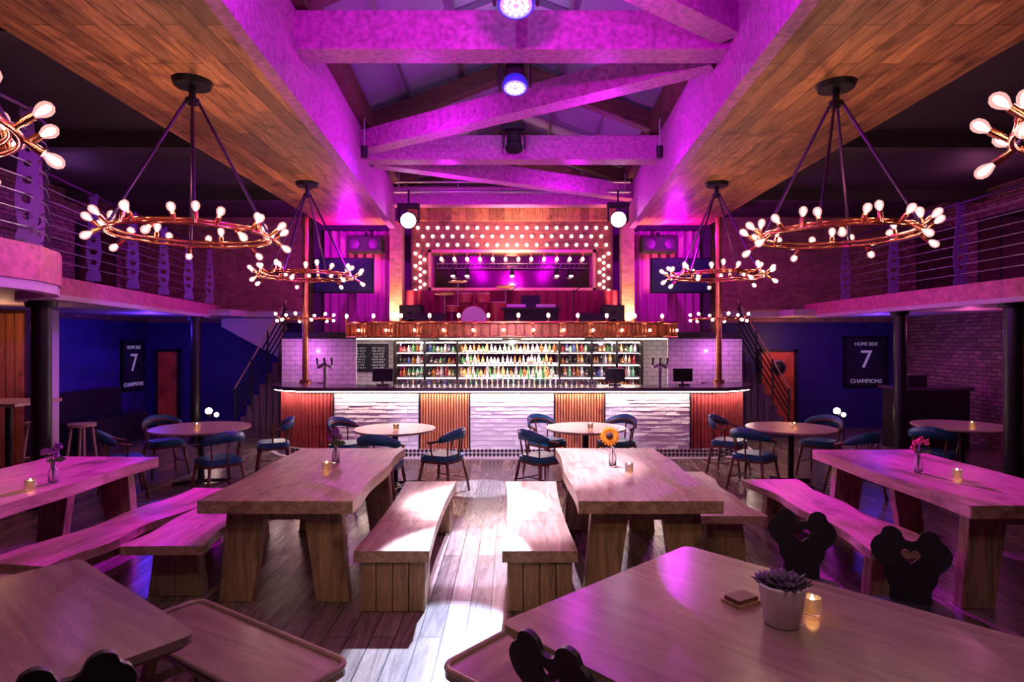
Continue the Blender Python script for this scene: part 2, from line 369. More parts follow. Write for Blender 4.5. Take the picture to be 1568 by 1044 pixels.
# ---------------------------------------------------------------- bar
def barpath(off,cx=3.08,cy=10.98,r=1.0,n=14,tail=.35):
    rr=r+off; p=[(-cx-rr,cy+tail)]
    for i in range(n+1):
        a=pi+ (pi/2)*i/n; p.append((-cx+rr*math.cos(a),cy+rr*math.sin(a)))
    for i in range(n+1):
        a=1.5*pi+(pi/2)*i/n; p.append((cx+rr*math.cos(a),cy+rr*math.sin(a)))
    p.append((cx+rr,cy+tail)); return p
b=B()
b.prism(barpath(.14)+[],0,.02,M_cream)
b.path(barpath(.06),.02,.15,.1,M_check)
b.path(barpath(-.06),.02,1.06,.06,M_slat)
b.path(barpath(.14),1.09,1.15,.74,M_counter)
b.path(barpath(.03),1.06,1.09,.6,M_dark)
b.path(barpath(.10),1.076,1.09,.03,M_led)
yf=9.98
for x0,x1 in((-2.89,-1.5),(-.685,.685),(1.5,2.89)):
    b.box(x0,x1,yf,yf+.05,.15,1.04,M_whitebrick)
    z=.15;row=0
    while z<1.03:
        h=R(.05,.075); x=x0-(row%2)*.09
        while x<x1:
            w=R(.15,.24); a=max(x,x0);c=min(x+w,x1)
            if c-a>.02:
                d=R(.014,.026); e=R(-.004,.004); zt=min(z+h,1.04)
                b.hexa([(a,yf-d,z),(c,yf-d+e,z),(c,yf,z),(a,yf,z)],[(a,yf-d*.6,zt),(c,yf-d*.6-e,zt),(c,yf,zt),(a,yf,zt)],M_whitebrick)
            x+=w+.005
        z+=h+.007; row+=1
for x0,x1 in((-1.5,-.685),(.685,1.5)):
    x=x0+.02
    while x<x1-.02:
        b.box(x,x+.028,yf-.02,yf+.03,.15,1.04,M_slat2); x+=.045
for x in(-2.89,-1.5,-.685,.685,1.5,2.89): b.box(x-.012,x+.012,yf-.04,yf+.03,.15,1.05,M_dark)
for sg in(-1,1):
    for i in range(24):
        a=(pi/2)*(i+.5)/24; cx=sg*(3.08+.95*math.sin(a)); cy=10.98-.95*math.cos(a)
        b.cyl((cx,cy,.15),(cx,cy,1.045),.03,.03,M_slat,8)
    for i in range(3): b.cyl((sg*(2.92+i*.06),10.02,.15),(sg*(2.92+i*.06),10.02,1.045),.028,.028,M_slat,8)
b.done('bar_counter')
b=B(); b.box(-4.35,4.35,12.7,12.8,0,1.94,M_tile); b.box(-4.35,-4.25,11.72,12.7,0,1.94,M_cream); b.box(4.25,4.35,11.72,12.7,0,1.94,M_cream)
b.box(-4.35,-2.95,11.62,11.7,0,1.94,M_tile); b.box(2.95,4.35,11.62,11.7,0,1.94,M_tile)
b.done('wall_backbar')
b=B(); 
stg=[(-4.3,11.6),(-3.5,11.25)]+[(-3.4+6.8*i/16,11.2-.5*math.sin(pi*i/16)) for i in range(17)]+[(3.5,11.25),(4.3,11.6)]
b.prism(stg+[(4.35,13.28),(-4.35,13.28)],1.95,2.06,M_dark); 
for x in(-2.4,-.8,.8,2.4): b.box(x-.6,x+.6,11.9,11.96,1.935,1.95,M_ledc)
b.done('ceiling_bar_stage_floor')
bp=stg[3:-3]
b=B()
b.path([(p[0],p[1]-.03) for p in bp],2.0,2.2,.02,M_copper2)
i=0
for q,d in sample(bp,.075):
    b.box(q.x-.016,q.x+.016,q.y-.06,q.y-.03,1.99,2.2,M_copper if i%2 else M_copper2); i+=1
b.tube([(p[0],p[1]-.05,2.22) for p in bp],.028,M_copper,8); b.tube([(p[0],p[1]-.05,1.98) for p in bp],.02,M_copper,8)
for k,(q,d) in enumerate(sample(bp,.26)):
    up=k%2==0
    if up:
        b.cyl((q.x,q.y-.05,2.22),(q.x,q.y-.05,2.31),.014,.016,M_copper,8); b.sphere((q.x,q.y-.05,2.345),.028,M_bulb,1,1,1.4)
    else:
        b.cyl((q.x,q.y-.06,2.12),(q.x,q.y-.12,2.10),.014,.016,M_copper,8); b.sphere((q.x,q.y-.15,2.09),.024,M_bulb)
b.done('copper_balustrade')
b=B()
X0,X1=-2.35,2.6
b.box(X0,X1,12.62,12.68,.5,1.9,M_dark)
b.box(X0,X1,12.1,12.65,.86,.92,M_counter)
for z in(1.16,1.42,1.66): b.box(X0,X1,12.35,12.61,z,z+.02,M_steel)
for x in(X0,-1.75,-1.1,.95,1.6,2.1,X1): b.box(x-.025,x+.025,12.3,12.66,.5,1.9,M_dark)
b.box(X0,X1,12.3,12.6,1.88,1.92,M_dark)
b.box(-2.3,2.55,12.605,12.615,.93,1.87,M_mirror3)
b.box(-2.3,2.55,12.32,12.35,1.865,1.88,M_ledc)
b.box(-1.0,.9,12.40,12.42,.921,.935,M_ledc)
for z in(1.182,1.442,1.682): b.box(-1.0,.9,12.56,12.58,z,z+.012,M_ledc)
for z in(1.148,1.408,1.648): b.box(-2.3,2.55,12.36,12.37,z,z+.01,M_ledc)
b.box(X0,X1,12.1,12.65,0,.5,M_dark)
b.done('back_bar_shelving')
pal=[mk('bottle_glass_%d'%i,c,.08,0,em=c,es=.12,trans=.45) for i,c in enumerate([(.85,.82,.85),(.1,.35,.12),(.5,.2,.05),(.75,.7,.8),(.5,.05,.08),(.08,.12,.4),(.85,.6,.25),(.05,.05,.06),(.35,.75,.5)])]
M_label=mk('bottle_label',(.6,.48,.4),.6,var=.6,bs=8)
b=B()
def bottle(x,y,z,h,r,m):
    b.lathe([(r,0),(r,h*.55),(r*.85,h*.64),(r*.35,h*.74),(r*.32,h*.95),(r*.4,h)],m,T((x,y,z)),8)
    if random.random()<.5: b.lathe([(r*1.03,h*.15),(r*1.03,h*.42)],M_label,T((x,y,z)),8)
for z,h in((.921,.22),(1.181,.22),(1.441,.2),(1.681,.18)):
    x=X0+.09
    while x<X1-.06:
        if abs(x)<1.0 : mm=random.choice(pal[:4]+[pal[8],pal[2],pal[6],pal[0]])
        else: mm=random.choice(pal+[pal[2],pal[7],pal[4]])
        if min(abs(x-q) for q in(-1.75,-1.1,.95,1.6,2.1))>.06: bottle(x,12.48+R(-.03,.03),z,h*R(.6,1),R(.022,.036),mm)
        x+=R(.065,.10)
for i in range(26):
    x=-.95+i*.075; bottle(x,12.22+R(-.04,.04),.921,R(.2,.5),R(.025,.04),random.choice([pal[0],pal[3],pal[8],pal[1],pal[6]]))
b.done('liquor_bottles')
b=B()
for i in range(40):
    x=-2.0+i*.09; z=1.15
    if min(abs(x-q) for q in(2.55,-2.2,1.75))<.25: continue
    b.lathe([(.03,0),(.035,.1),(.033,.1),(.028,.005)],M_glass,T((x,10.45+(i%3)*.035,z)),8)
b.done('drinking_glasses')
for x in(2.45,-3.1):
    b=B(); b.cyl((x,10.2,1.15),(x,10.2,1.5),.03,.03,M_steel); b.tube([(x-.12,10.2,1.46),(x,10.2,1.53),(x+.12,10.2,1.46)],.028,M_steel)
    for dx in(-.12,0,.12): b.cyl((x+dx,10.18,1.5),(x+dx,10.14,1.62),.012,.018,M_black,8); b.cyl((x+dx,10.18,1.48),(x+dx,10.08,1.44),.012,.009,M_steel,8)
    b.done('beer_tap')
for x,r in((-2.2,.3),(1.75,-.2),(2.9,.1)):
    b=B(); b.box(-.1,.1,-.08,.08,0,.02,M_black); b.cyl((0,0,0),(0,.02,.12),.02,.02,M_black); b.box(-.17,.17,-.02,.01,.06,.28,M_black); b.box(-.155,.155,.01,.014,.075,.265,M_screen)
    o=b.done('pos_terminal'); o.location=(x,10.45,1.152); o.rotation_euler=(0,0,r)
b=B(); b.box(-3.35,-2.55,12.66,12.695,1.3,1.84,M_board); b.box(-3.38,-2.52,12.65,12.69,1.27,1.3,M_dark)
for i in range(8):
    for dx in(-.2,.2):
        me=textmesh(random.choice(['Lager 5.20','Pale Ale 5.5','House Red 6','Cider 4.90','Gin Tonic 8','Spritz 8.50']),.052); b.mesh(me,M_chalk,T((-2.95+dx,12.65,1.74-i*.058))@RX(pi/2))
b.done('chalkboard_menu')
for sg in(-1,1):
    x=sg*3.74;y=11.12
    b=B(); b.cyl((x,y,1.152),(x,y,4.14),.055,.055,M_copper2,16); b.cyl((x,y,1.152),(x,y,1.2),.1,.1,M_copper,16)
    Rr=.42
    b.tube([(x+Rr*math.cos(t),y+Rr*math.sin(t),2.3) for t in [2*pi*i/32 for i in range(32)]],.016,M_copper,8,True)
    for k in range(12):
        t=2*pi*k/12; c,s_=math.cos(t),math.sin(t); up=.05 if k%2 else -.02
        if k%3==0: b.cyl((x,y,2.3),(x+Rr*c,y+Rr*s_,2.3),.01,.01,M_copper,6)
        b.cyl((x+Rr*c,y+Rr*s_,2.3),(x+(Rr+.06)*c,y+(Rr+.06)*s_,2.3+up),.014,.016,M_copper,8); b.sphere((x+(Rr+.09)*c,y+(Rr+.09)*s_,2.3+up*1.6),.026,M_bulb)
    b.done('copper_pipe_column_lamp')
# ---------------------------------------------------------------- stage above bar
b=B()
yA=12.95
b.box(-2.12,2.12,yA,yA+.3,3.80,4.42,M_marq); b.box(-2.12,-1.72,yA,yA+.3,2.66,3.8,M_marq); b.box(1.72,2.12,yA,yA+.3,2.66,3.8,M_marq)
b.box(-2.18,2.18,yA-.1,yA+.3,4.42,4.68,M_soffit)
for x0,x1,z0,z1 in((-1.76,-1.70,2.96,3.82),(1.70,1.76,2.96,3.82),(-1.76,1.76,3.76,3.82),(-1.76,1.76,2.96,3.02)): b.box(x0,x1,yA-.03,yA+.3,z0,z1,M_frame)
b.box(-1.72,1.72,yA+.24,yA+.3,2.97,3.8,M_mirror2)
# small lighting truss with parcans inside the opening
for z in(3.44,3.54): b.cyl((-1.6,yA+.1,z),(1.6,yA+.1,z),.012,.012,M_steel,8)
for i in range(32): b.cyl((-1.6+i*.1,yA+.1,3.44),(-1.55+i*.1,yA+.1,3.54),.005,.005,M_steel,5)
for x in(-1.25,-.95,.95,1.25,0):
    b.cyl((x,yA+.1,3.44),(x,yA+.06,3.28),.03,.055,M_blackm,12); b.cyl((x,yA+.06,3.28),(x,yA+.055,3.27),.045,.045,M_bulb2,12)
for r,z in enumerate((4.28,4.10,3.92)):
    n=20 if r%2==0 else 19
    for i in range(n):
        x=-1.98+3.96*(i+(.5 if r%2 else 0))/19
        b.sphere((x,yA-.03,z),.036,M_bulb2,u=10,v=6)
for sg in(-1,1):
    for i in range(9):
        z=3.74-i*.13; b.sphere((sg*(1.84 if i%2 else 2.03),yA-.03,z),.036,M_bulb2,u=10,v=6)
        b.sphere((sg*1.93,yA-.03,z-.065),.032,M_bulb2,u=10,v=6)
for i in range(12):
    x=-1.5+i*3/11; b.cyl((x,yA+.1,3.76),(x,yA+.1,3.70),.02,.02,M_copper,8); b.sphere((x,yA+.1,3.64),.036,M_bulb2,1,1,1.3,10,6)
b.done('marquee_light_frame')
b=B()
n=140
pts=[(-2.2+4.4*i/n,12.74+.03*math.sin(i*.95)) for i in range(n+1)]
b.path(pts,2.06,2.95,.02,M_curtain); b.done('stage_curtain')
for sg in(-1,1):
    b=B(); pts=[(sg*(2.6+1.4*i/60),13.15+.04*math.sin(i*.8)) for i in range(61)]
    if sg<0: pts=list(reversed(pts))
    b.path(pts,2.06,4.25,.02,M_mcurtain); b.done('side_curtain')
    b=B(); b.box(sg*2.38-.13,sg*2.38+.13,12.6,12.85,2.06,4.3,M_brickX); b.box(sg*2.38-.15,sg*2.38+.15,12.58,12.87,4.3,4.36,M_soffit); b.done('brick_pillar')
    b=B(); a,c=sorted((sg*2.75,sg*3.95)); b.box(a,c,12.2,12.26,2.85,3.55,M_black); b.box(a+.03,c-.03,12.19,12.2,2.88,3.52,M_screen); b.box((a+c)/2-.05,(a+c)/2+.05,12.26,13.1,3.1,3.3,M_black)
    b.done('wall_television')
    b=B(); b.box(-.22,.22,-.2,.2,0,.55,M_blackm); b.box(-.2,.2,-.215,-.2,.03,.52,M_black); b.lathe([(.15,0),(.13,.02),(.05,-.01)],M_dark,T((0,-.215,.2))@RX(pi/2)); b.lathe([(.05,0),(.03,.01)],M_dark,T((0,-.215,.42))@RX(pi/2))
    o=b.done('pa_speaker'); o.location=(sg*2.0,12.3,2.06)
    b=B(); b.hexa([(-.3,-.2,0),(.3,-.2,0),(.3,.2,0),(-.3,.2,0)],[(-.28,.0,.36),(.28,.0,.36),(.28,.2,.36),(-.28,.2,.36)],M_blackm)
    o=b.done('stage_monitor'); o.location=(sg*1.55,11.5,2.06)
    b=B(); b.box(-.35,.35,-.2,.2,0,.3,M_blackm); b.cyl((-.2,-.2,.15),(-.2,-.21,.15),.1,.1,M_dark); b.cyl((.2,-.2,.15),(.2,-.21,.15),.1,.1,M_dark); b.cyl((0,0,.3),(0,0,.42),.03,.03,M_black)
    o=b.done('hung_speaker'); o.location=(sg*3.05,12.85,3.75)
b=B(); b.box(-.5,.5,-.25,.25,0,.42,M_blackm); b.box(-.55,.55,-.28,.28,.42,.46,M_black); b.box(-.45,-.1,-.2,.15,.46,.52,M_steel); b.box(.1,.45,-.2,.15,.46,.52,M_steel)
b.hexa([(-.18,-.05,.46),(.18,-.05,.46),(.18,-.02,.46),(-.18,-.02,.46)],[(-.18,.03,.7),(.18,.03,.7),(.18,.05,.7),(-.18,.05,.7)],M_black)
o=b.done('dj_booth'); o.location=(.35,11.55,2.06)
# drum kit
b=B()
b.cyl((0,-.2,.27),(0,.2,.27),.27,.27,M_drum,24); b.cyl((0,-.21,.27),(0,-.2,.27),.25,.25,M_skin,24)
for x,y,z,r,h in((-.17,.0,.6,.14,.18),(.17,.0,.6,.14,.18),(.45,.15,.25,.18,.36),(-.42,.15,.42,.16,.12)):
    b.cyl((x,y,z),(x,y,z+h),r,r,M_drum,20); b.cyl((x,y,z+h),(x,y,z+h+.01),r*.96,r*.96,M_skin,20)
for x in(.45,-.42): 
    for t in(0,2.1,4.2): b.cyl((x+.15*math.cos(t),.15+.12*math.sin(t),0),(x+.05*math.cos(t),.15+.05*math.sin(t),.45),.01,.01,M_steel,6)
for x,z in((-.62,.8),(.62,.95),(-.35,1.05)):
    b.cyl((x,.25,0),(x,.25,z),.01,.01,M_steel,6); b.lathe([(.001,.02),(.04,.012),(.2,0),(.2,-.003)],M_brass,T((x,.25,z))@RX(.25),24)
    for t in(0,2.1,4.2): b.cyl((x,.25,.2),(x+.14*math.cos(t),.25+.14*math.sin(t),0),.008,.008,M_steel,6)
for x in(-.2,.2): b.cyl((x,-.1,0),(x*.8,-.1,.2),.012,.012,M_steel,6)
o=b.done('drum_kit'); o.location=(-.75,12.25,2.06)
b=B()
for x in(-.05,1.2): 
    b.cyl((x,11.95,2.06),(x,11.95,2.08),.14,.14,M_black); b.cyl((x,11.95,2.06),(x,11.95,2.9),.012,.012,M_black,8); b.cyl((x,11.95,2.85),(x+.2,11.85,3.0),.01,.01,M_black,8)
b.done('microphone_stand')
for sg in(-1,1):
    b=B()
    for i in range(8):
        xa=5.45-i*.125; b.box(*sorted((sg*xa,sg*(xa-.14))),12.05,12.7,0,.21*(i+1),M_purpwall)
    for dz in(.35,.5,.65,.8,.95): b.cyl((sg*5.45,12.05,dz),(sg*4.42,12.05,1.75+dz),.014,.014,M_black if dz<.9 else M_frame,8)
    for k in range(4): b.cyl((sg*(5.43-k*.32),12.05,.05+k*.5),(sg*(5.43-k*.32),12.05,.98+k*.56),.018,.018,M_black,8)
    b.done('staircase')
b=B(); b.hexa([(-6.1,12.9,2.2),(-4.9,12.9,1.55),(-4.9,13.4,1.55),(-6.1,13.4,2.2)],[(-6.1,12.9,2.38),(-4.9,12.9,2.38),(-4.9,13.4,2.38),(-6.1,13.4,2.38)],M_cream); b.done('trim_stair_bulkhead')
# ---------------------------------------------------------------- lamps on trusses
b=B(); b.cyl((-2.2,11.4,4.67),(2.2,11.4,4.67),.028,.028,M_steel)
b.cyl((-2.2,11.4,4.85),(2.2,11.4,4.85),.018,.018,M_steel)
for x in(-2.1,-1,0,1,2.1): b.cyl((x,11.4,4.65),(x,11.4,5.0),.012,.012,M_steel,8)
b.done('lighting_bar')
def movinghead(name,loc,lensmat,aim,r=.13,top=4.67):
    loc=Vector(loc); aim=Vector(aim); d=(aim-loc).normalized(); q=d.to_track_quat('Z','Y').to_matrix().to_4x4()
    b=B(); Mx=T(loc)@q
    b.lathe([(r*.55,-.22),(r*.8,-.17),(r*.9,-.02)],M_blackm,Mx,20)
    b.lathe([(r*.9,-.02),(r*1.05,.03),(r*1.05,.07),(r*.93,.07)],M_bluering if lensmat is M_lensb else M_blackm,Mx,20)
    b.lathe([(r*.92,.068),(r*.92,.074)],lensmat,Mx,20)
    if lensmat is M_lensb:
        for ring,n in((.3,6),(.62,12)):
            for k in range(n):
                t=2*pi*k/n; b.lathe([(r*.12,.074),(r*.12,.078)],M_lensw,Mx@T((r*ring*math.cos(t),r*ring*math.sin(t),0)),8)
    x,y,z=loc
    for sg in(-1,1): b.box(x+sg*(r+.03)-.012,x+sg*(r+.03)+.012,y-.04,y+.04,z-.04,z+.24,M_blackm)
    b.box(x-r-.05,x+r+.05,y-.07,y+.07,z+.22,z+.30,M_blackm); b.cyl((x,y,z+.3),(x,y,max(top,z+.32)),.018,.018,M_black,8)
    return b.done(name,tuple(loc))
movinghead('moving_head_spotlight',(-1.90,11.3,4.12),M_lens,(-1.5,4.5,2.2),.15)
movinghead('moving_head_spotlight',(1.95,11.3,4.14),M_lens,(1.5,4.5,2.2),.15)
movinghead('led_par_light',(.03,4.55,4.44),M_lensb,(.03,4.3,3.6),.13,5.9)
movinghead('led_par_light',(.03,6.1,4.47),M_lensb,(.03,5.85,3.6),.12,4.9)
movinghead('led_par_light',(.03,8.85,4.72),M_blackm,(0,7.9,0),.12,4.95)
for x,y in((-2.02,8.4),(2.02,8.4)):
    b=B(); b.cyl((x,y,4.55),(x,y,4.96),.01,.01,M_steel,6); b.cyl((x,y,4.40),(x,y,4.56),.045,.05,M_black,10); b.done('hanging_socket')
def chandelier():
    b=B(); Rr=.66; top=1.37
    for dz,rr in((0,Rr),(.035,Rr-.04)):
        b.tube([(rr*math.cos(t),rr*math.sin(t),dz) for t in [2*pi*i/56 for i in range(56)]],.015,M_copper,8,True)
    N=28
    for k in range(N):
        t=2*pi*(k+.3)/N; d=Vector((math.cos(t),math.sin(t),0)); p=d*Rr
        mode=k%4
        if mode in(0,2): e=d*.9+Vector((0,0,.75))
        elif mode==1: e=d*.75+Vector((0,0,-.5))
        else: e=-d*.2+Vector((0,0,.9))
        e.normalize(); s0=p; s1=p+e*.045
        b.cyl(s0,s1,.014,.014,M_copper,8); b.cyl(s1,s1+e*.055,.019,.02,M_copper,10)
        q=e.to_track_quat('Z','Y').to_matrix().to_4x4(); A=T(s1+e*.055)@q
        b.lathe([(.012,0),(.018,.012),(.030,.034),(.034,.056),(.028,.078),(.011,.092)],M_env,A,12)
        b.lathe([(.004,.006),(.013,.03),(.017,.053),(.013,.072),(.003,.08)],M_fil,A,8)
    for k in range(4):
        t=2*pi*k/4+.5; b.cyl((Rr*math.cos(t),Rr*math.sin(t),0),(.05*math.cos(t),.05*math.sin(t),top-.18),.013,.013,M_rod,8)
    b.cyl((0,0,top-.22),(0,0,top-.03),.03,.03,M_black); b.cyl((0,0,top-.05),(0,0,top),.15,.17,M_black,24); b.cyl((0,0,top-.2),(0,0,top-.16),.06,.06,M_black,16)
    return b.done('chandelier')
ch=chandelier(); ch.location=(-2.83,5.44,2.83)
CH=((2.90,5.5,.4),(-2.98,8.95,.9),(2.98,8.95,.2),(-2.8,2.45,.3),(2.84,2.45,.15))
for x,y,r in CH: inst(ch,(x,y,2.83),r)
# ---------------------------------------------------------------- furniture
def wavy(L,W,amp,seed,n=14,saddle=0):
    rr=random.Random(seed); ph=rr.uniform(0,6); a=[];c=[]
    for i in range(n+1):
        y=-L/2+L*i/n; s=saddle*math.cos(2*pi*i/n)*.5
        a.append((W/2+s+amp*math.sin(i*.9+ph),y)); c.append((-W/2-s-amp*math.sin(i*.7+ph*1.7),y))
    return a+list(reversed(c))
def long_table(name,L,W,seed):
    b=B(); b.prism(wavy(L,W,.012,seed),.69,.78,M_table)
    for sx in(-1,1):
        for sy in(-1,1):
            xo=sx*(W/2-.18); xo2=sx*(W/2-.26); y0=sy*(L/2-.22)
            b.hexa([(xo-.12,y0-.05,0),(xo+.12,y0-.05,0),(xo+.12,y0+.05,0),(xo-.12,y0+.05,0)],
                   [(xo2-.14,y0-.05,.69),(xo2+.14,y0-.05,.69),(xo2+.14,y0+.05,.69),(xo2-.14,y0+.05,.69)],M_leg)
    for sy in(-1,1): b.box(-W/2+.14,W/2-.14,sy*(L/2-.22)-.06,sy*(L/2-.22)+.06,.60,.69,M_leg)
    b.box(-.05,.05,-L/2+.22,L/2-.22,.60,.68,M_leg)
    return b.done(name,bevel=.008)
def bench(name,L,W,seed,amp=.012,saddle=.03,block=True):
    b=B()
    if block:
        g=.0025
        for k in range(3):
            y0=-L/2+L*k/3+g; y1=-L/2+L*(k+1)/3-g; n=5; a=[];c=[]
            for i in range(n+1):
                y=y0+(y1-y0)*i/n; u=(y+L/2)/L; s=saddle*(abs(2*u-1)**2-.5)
                a.append((W/2+s,y)); c.append((-W/2-s,y))
            b.prism(a+list(reversed(c)),.36,.44,M_table)
        b.box(-W/2+.06,W/2-.06,-L/2+.1,L/2-.1,.30,.36,M_leg)
        for sy in(-1,1):
            for k in range(4):
                w=(W-.04)/4; x=-W/2+.02+k*w; ya,yb=sorted((sy*(L/2-.03),sy*(L/2-.33)))
                b.box(x+.002,x+w-.002,ya+R(0,.01),yb,0,.36,M_leg)
    else:
        b.prism(wavy(L,W,amp,seed,18,saddle),.375,.44,M_table)
        for sy in(-1,1):
            y0=sy*(L/2-.25)
            b.hexa([(-W/2+.06,y0-.06,0),(W/2-.06,y0-.06,0),(W/2-.06,y0+.06,0),(-W/2+.06,y0+.06,0)],
                   [(-W/2+.1,y0-.05,.375),(W/2-.1,y0-.05,.375),(W/2-.1,y0+.05,.375),(-W/2+.1,y0+.05,.375)],M_leg)
        b.box(-.03,.03,-L/2+.25,L/2-.25,.22,.32,M_leg)
    return b.done(name,bevel=.01)
def put(o,x,y,rz=0): o.location=(x,y,0); o.rotation_euler=(0,0,rz); return o
put(long_table('long_dining_table',2.12,1.07,1),-1.66,5.36)
put(long_table('long_dining_table',2.12,1.03,2),.975,5.36)
put(long_table('long_dining_table',2.3,1.05,3),-3.98,4.80,-.03)
put(long_table('long_dining_table',2.15,1.05,4),3.63,5.26,.02)
put(bench('wooden_bench',2.13,.50,1),-.84,5.335)
put(bench('wooden_bench',2.13,.50,2),.195,5.335)
put(bench('wooden_bench',1.75,.52,3,.02,.04,False),-2.52,5.25,.02)
put(bench('wooden_bench',1.75,.50,4,.02,.04,False),1.86,6.0,-.02)
put(bench('wooden_bench',2.1,.46,5,.03,.04,False),-3.08,5.05,-.16)
put(bench('wooden_bench',2.2,.5,6,.03,.04,False),2.76,5.4,.04)
def fg_table(name,L,W):
    b=B(); r=.05; poly=[]
    for cx,cy,a0 in((L/2-r,W/2-r,0),(-L/2+r,W/2-r,pi/2),(-L/2+r,-W/2+r,pi),(L/2-r,-W/2+r,1.5*pi)):
        for i in range(6): a=a0+pi/2*i/5; poly.append((cx+r*math.cos(a),cy+r*math.sin(a)))
    b.prism(poly,.725,.76,M_top2)
    sm=[(x*.975,y*.975) for x,y in poly]; b.prism(sm,.71,.725,M_leg)
    for sx in(-1,1):
        x=sx*(L/2-.3); b.box(x-.04,x+.04,-W/2+.15,W/2-.15,.64,.71,M_leg); b.box(x-.04,x+.04,-W/2+.18,W/2-.18,0,.07,M_leg)
        for sy in(-1,1): b.beam((x,sy*(W/2-.25),.05),(x,sy*.12,.66),.07,.09,M_leg)
    b.box(-L/2+.3,L/2-.3,-.03,.03,.3,.4,M_leg)
    return b.done(name,bevel=.006)
H0=Vector((-.05,2.49));H1=Vector((.97,3.43))
d1=(H1-H0).normalized(); d2=Vector((d1.y,-d1.x))
L1=1.39;L2=1.62
c=H0+d1*L1/2+d2*L2/2; put(fg_table('veneer_dining_table',L2,L1),c.x,c.y,math.atan2(d2.y,d2.x)); HC=c
G0=Vector((-1.23,2.4));G1=Vector((-2.26,3.22)); g1=(G1-G0).normalized(); g2=Vector((-g1.y,g1.x))
c=G0+g1*L1/2*.95+g2*.62; put(fg_table('veneer_dining_table',L1*.95,1.24),c.x,c.y,math.atan2(g1.y,g1.x))
def tray_bench(L,W):
    b=B(); poly=[];r=.07
    for cx,cy,a0 in((L/2-r,W/2-r,0),(-L/2+r,W/2-r,pi/2),(-L/2+r,-W/2+r,pi),(L/2-r,-W/2+r,1.5*pi)):
        for i in range(7): a=a0+pi/2*i/6; poly.append((cx+r*math.cos(a),cy+r*math.sin(a)))
    b.prism(poly,.40,.435,M_top2)
    b.tube([(x*.985,y*.965,.44) for x,y in poly],.016,M_top2,8,True)
    for sx in(-1,1):
        for sy in(-1,1): b.beam((sx*(L/2-.08),sy*(W/2-.05),0),(sx*(L/2-.16),sy*(W/2-.1),.40),.05,.05,M_leg)
        b.box(sx*(L/2-.13)-.02,sx*(L/2-.13)+.02,-W/2+.08,W/2-.08,.15,.2,M_leg)
    return b.done('tray_seat_bench',bevel=.004)
put(tray_bench(1.25,.42),-1.36,2.96,math.atan2(-.6,.9))
put(tray_bench(1.1,.42),.19,3.03,math.radians(49))
half=[(.0,.335),(.03,.345),(.05,.385),(.09,.405),(.13,.39),(.145,.355),(.175,.33),(.195,.28),(.175,.22),(.135,.18),(.125,.13),(.10,.08),(.085,.0)]
o_=catmull(half+[(-x,y) for x,y in reversed(half) if x>0],4)
def heart(cx,cy,s): return [(cx+s*.062*math.sin(t)**3, cy+s*(13*math.cos(t)-5*math.cos(2*t)-2*math.cos(3*t)-math.cos(4*t))*.062/16) for t in [2*pi*i/28 for i in range(28)]]
hp=plate(o_,[heart(0,.255,.75)],.024)
def heart_chair():
    b=B()
    b.mesh(hp,M_dark,T((0,-.2,.44))@RX(pi/2+.16))
    pl=catmull([(-.17,-.2),(.17,-.2),(.21,.05),(.2,.2),(0,.215),(-.2,.2),(-.21,.05)],5)
    b.prism(pl,.415,.445,M_dark)
    for sx in(-1,1):
        for sy in(-1,1): b.cyl((sx*.2,sy*.19,0),(sx*.12,sy*.12,.415),.014,.024,M_dark,10)
    return b.done('carved_heart_chair',bevel=.003)
hc=heart_chair()
def chairat(src,x,y,face,back=.2):
    f=Vector(face).normalized(); c=Vector((x,y))+f*back; rz=math.atan2(f.y,f.x)-pi/2
    return inst(src,(c.x,c.y,0),rz)
f=Vector((.68,.73)).normalized(); hc.location=(.17+f.x*.20,2.24+f.y*.20,0); hc.rotation_euler=(0,0,math.atan2(f.y,f.x)-pi/2)
chairat(hc,1.80,3.82,(-.45,-.9),.22); chairat(hc,2.23,3.44,(-.55,-.83),.22)
chairat(hc,-1.5,2.08,(-.6,.8),.22); chairat(hc,.62,1.80,(.68,.73),.22)
def round_table(name,r):
    b=B(); b.lathe([(r*.97,.72),(r,.735),(r,.75),(.001,.75)],M_round,None,48,False)
    b.lathe([(.001,.72),(r*.97,.72)],M_round,None,48,False)
    b.cyl((0,0,.02),(0,0,.72),.04,.04,M_black); 
    for k in range(4): t=pi/2*k+.4; b.beam((.02*math.cos(t),.02*math.sin(t),.04),(.34*math.cos(t),.34*math.sin(t),.02),.05,.04,M_black); b.beam((0,0,.69),(.3*math.cos(t),.3*math.sin(t),.70),.04,.03,M_black)
    return b.done(name)
RT=[(-4.15,8.2,.62),(-1.54,8.1,.53),(.98,8.2,.53),(3.72,8.2,.57),(6.15,8.40,.60)]
for x,y,r in RT: put(round_table('round_cafe_table',r),x,y)
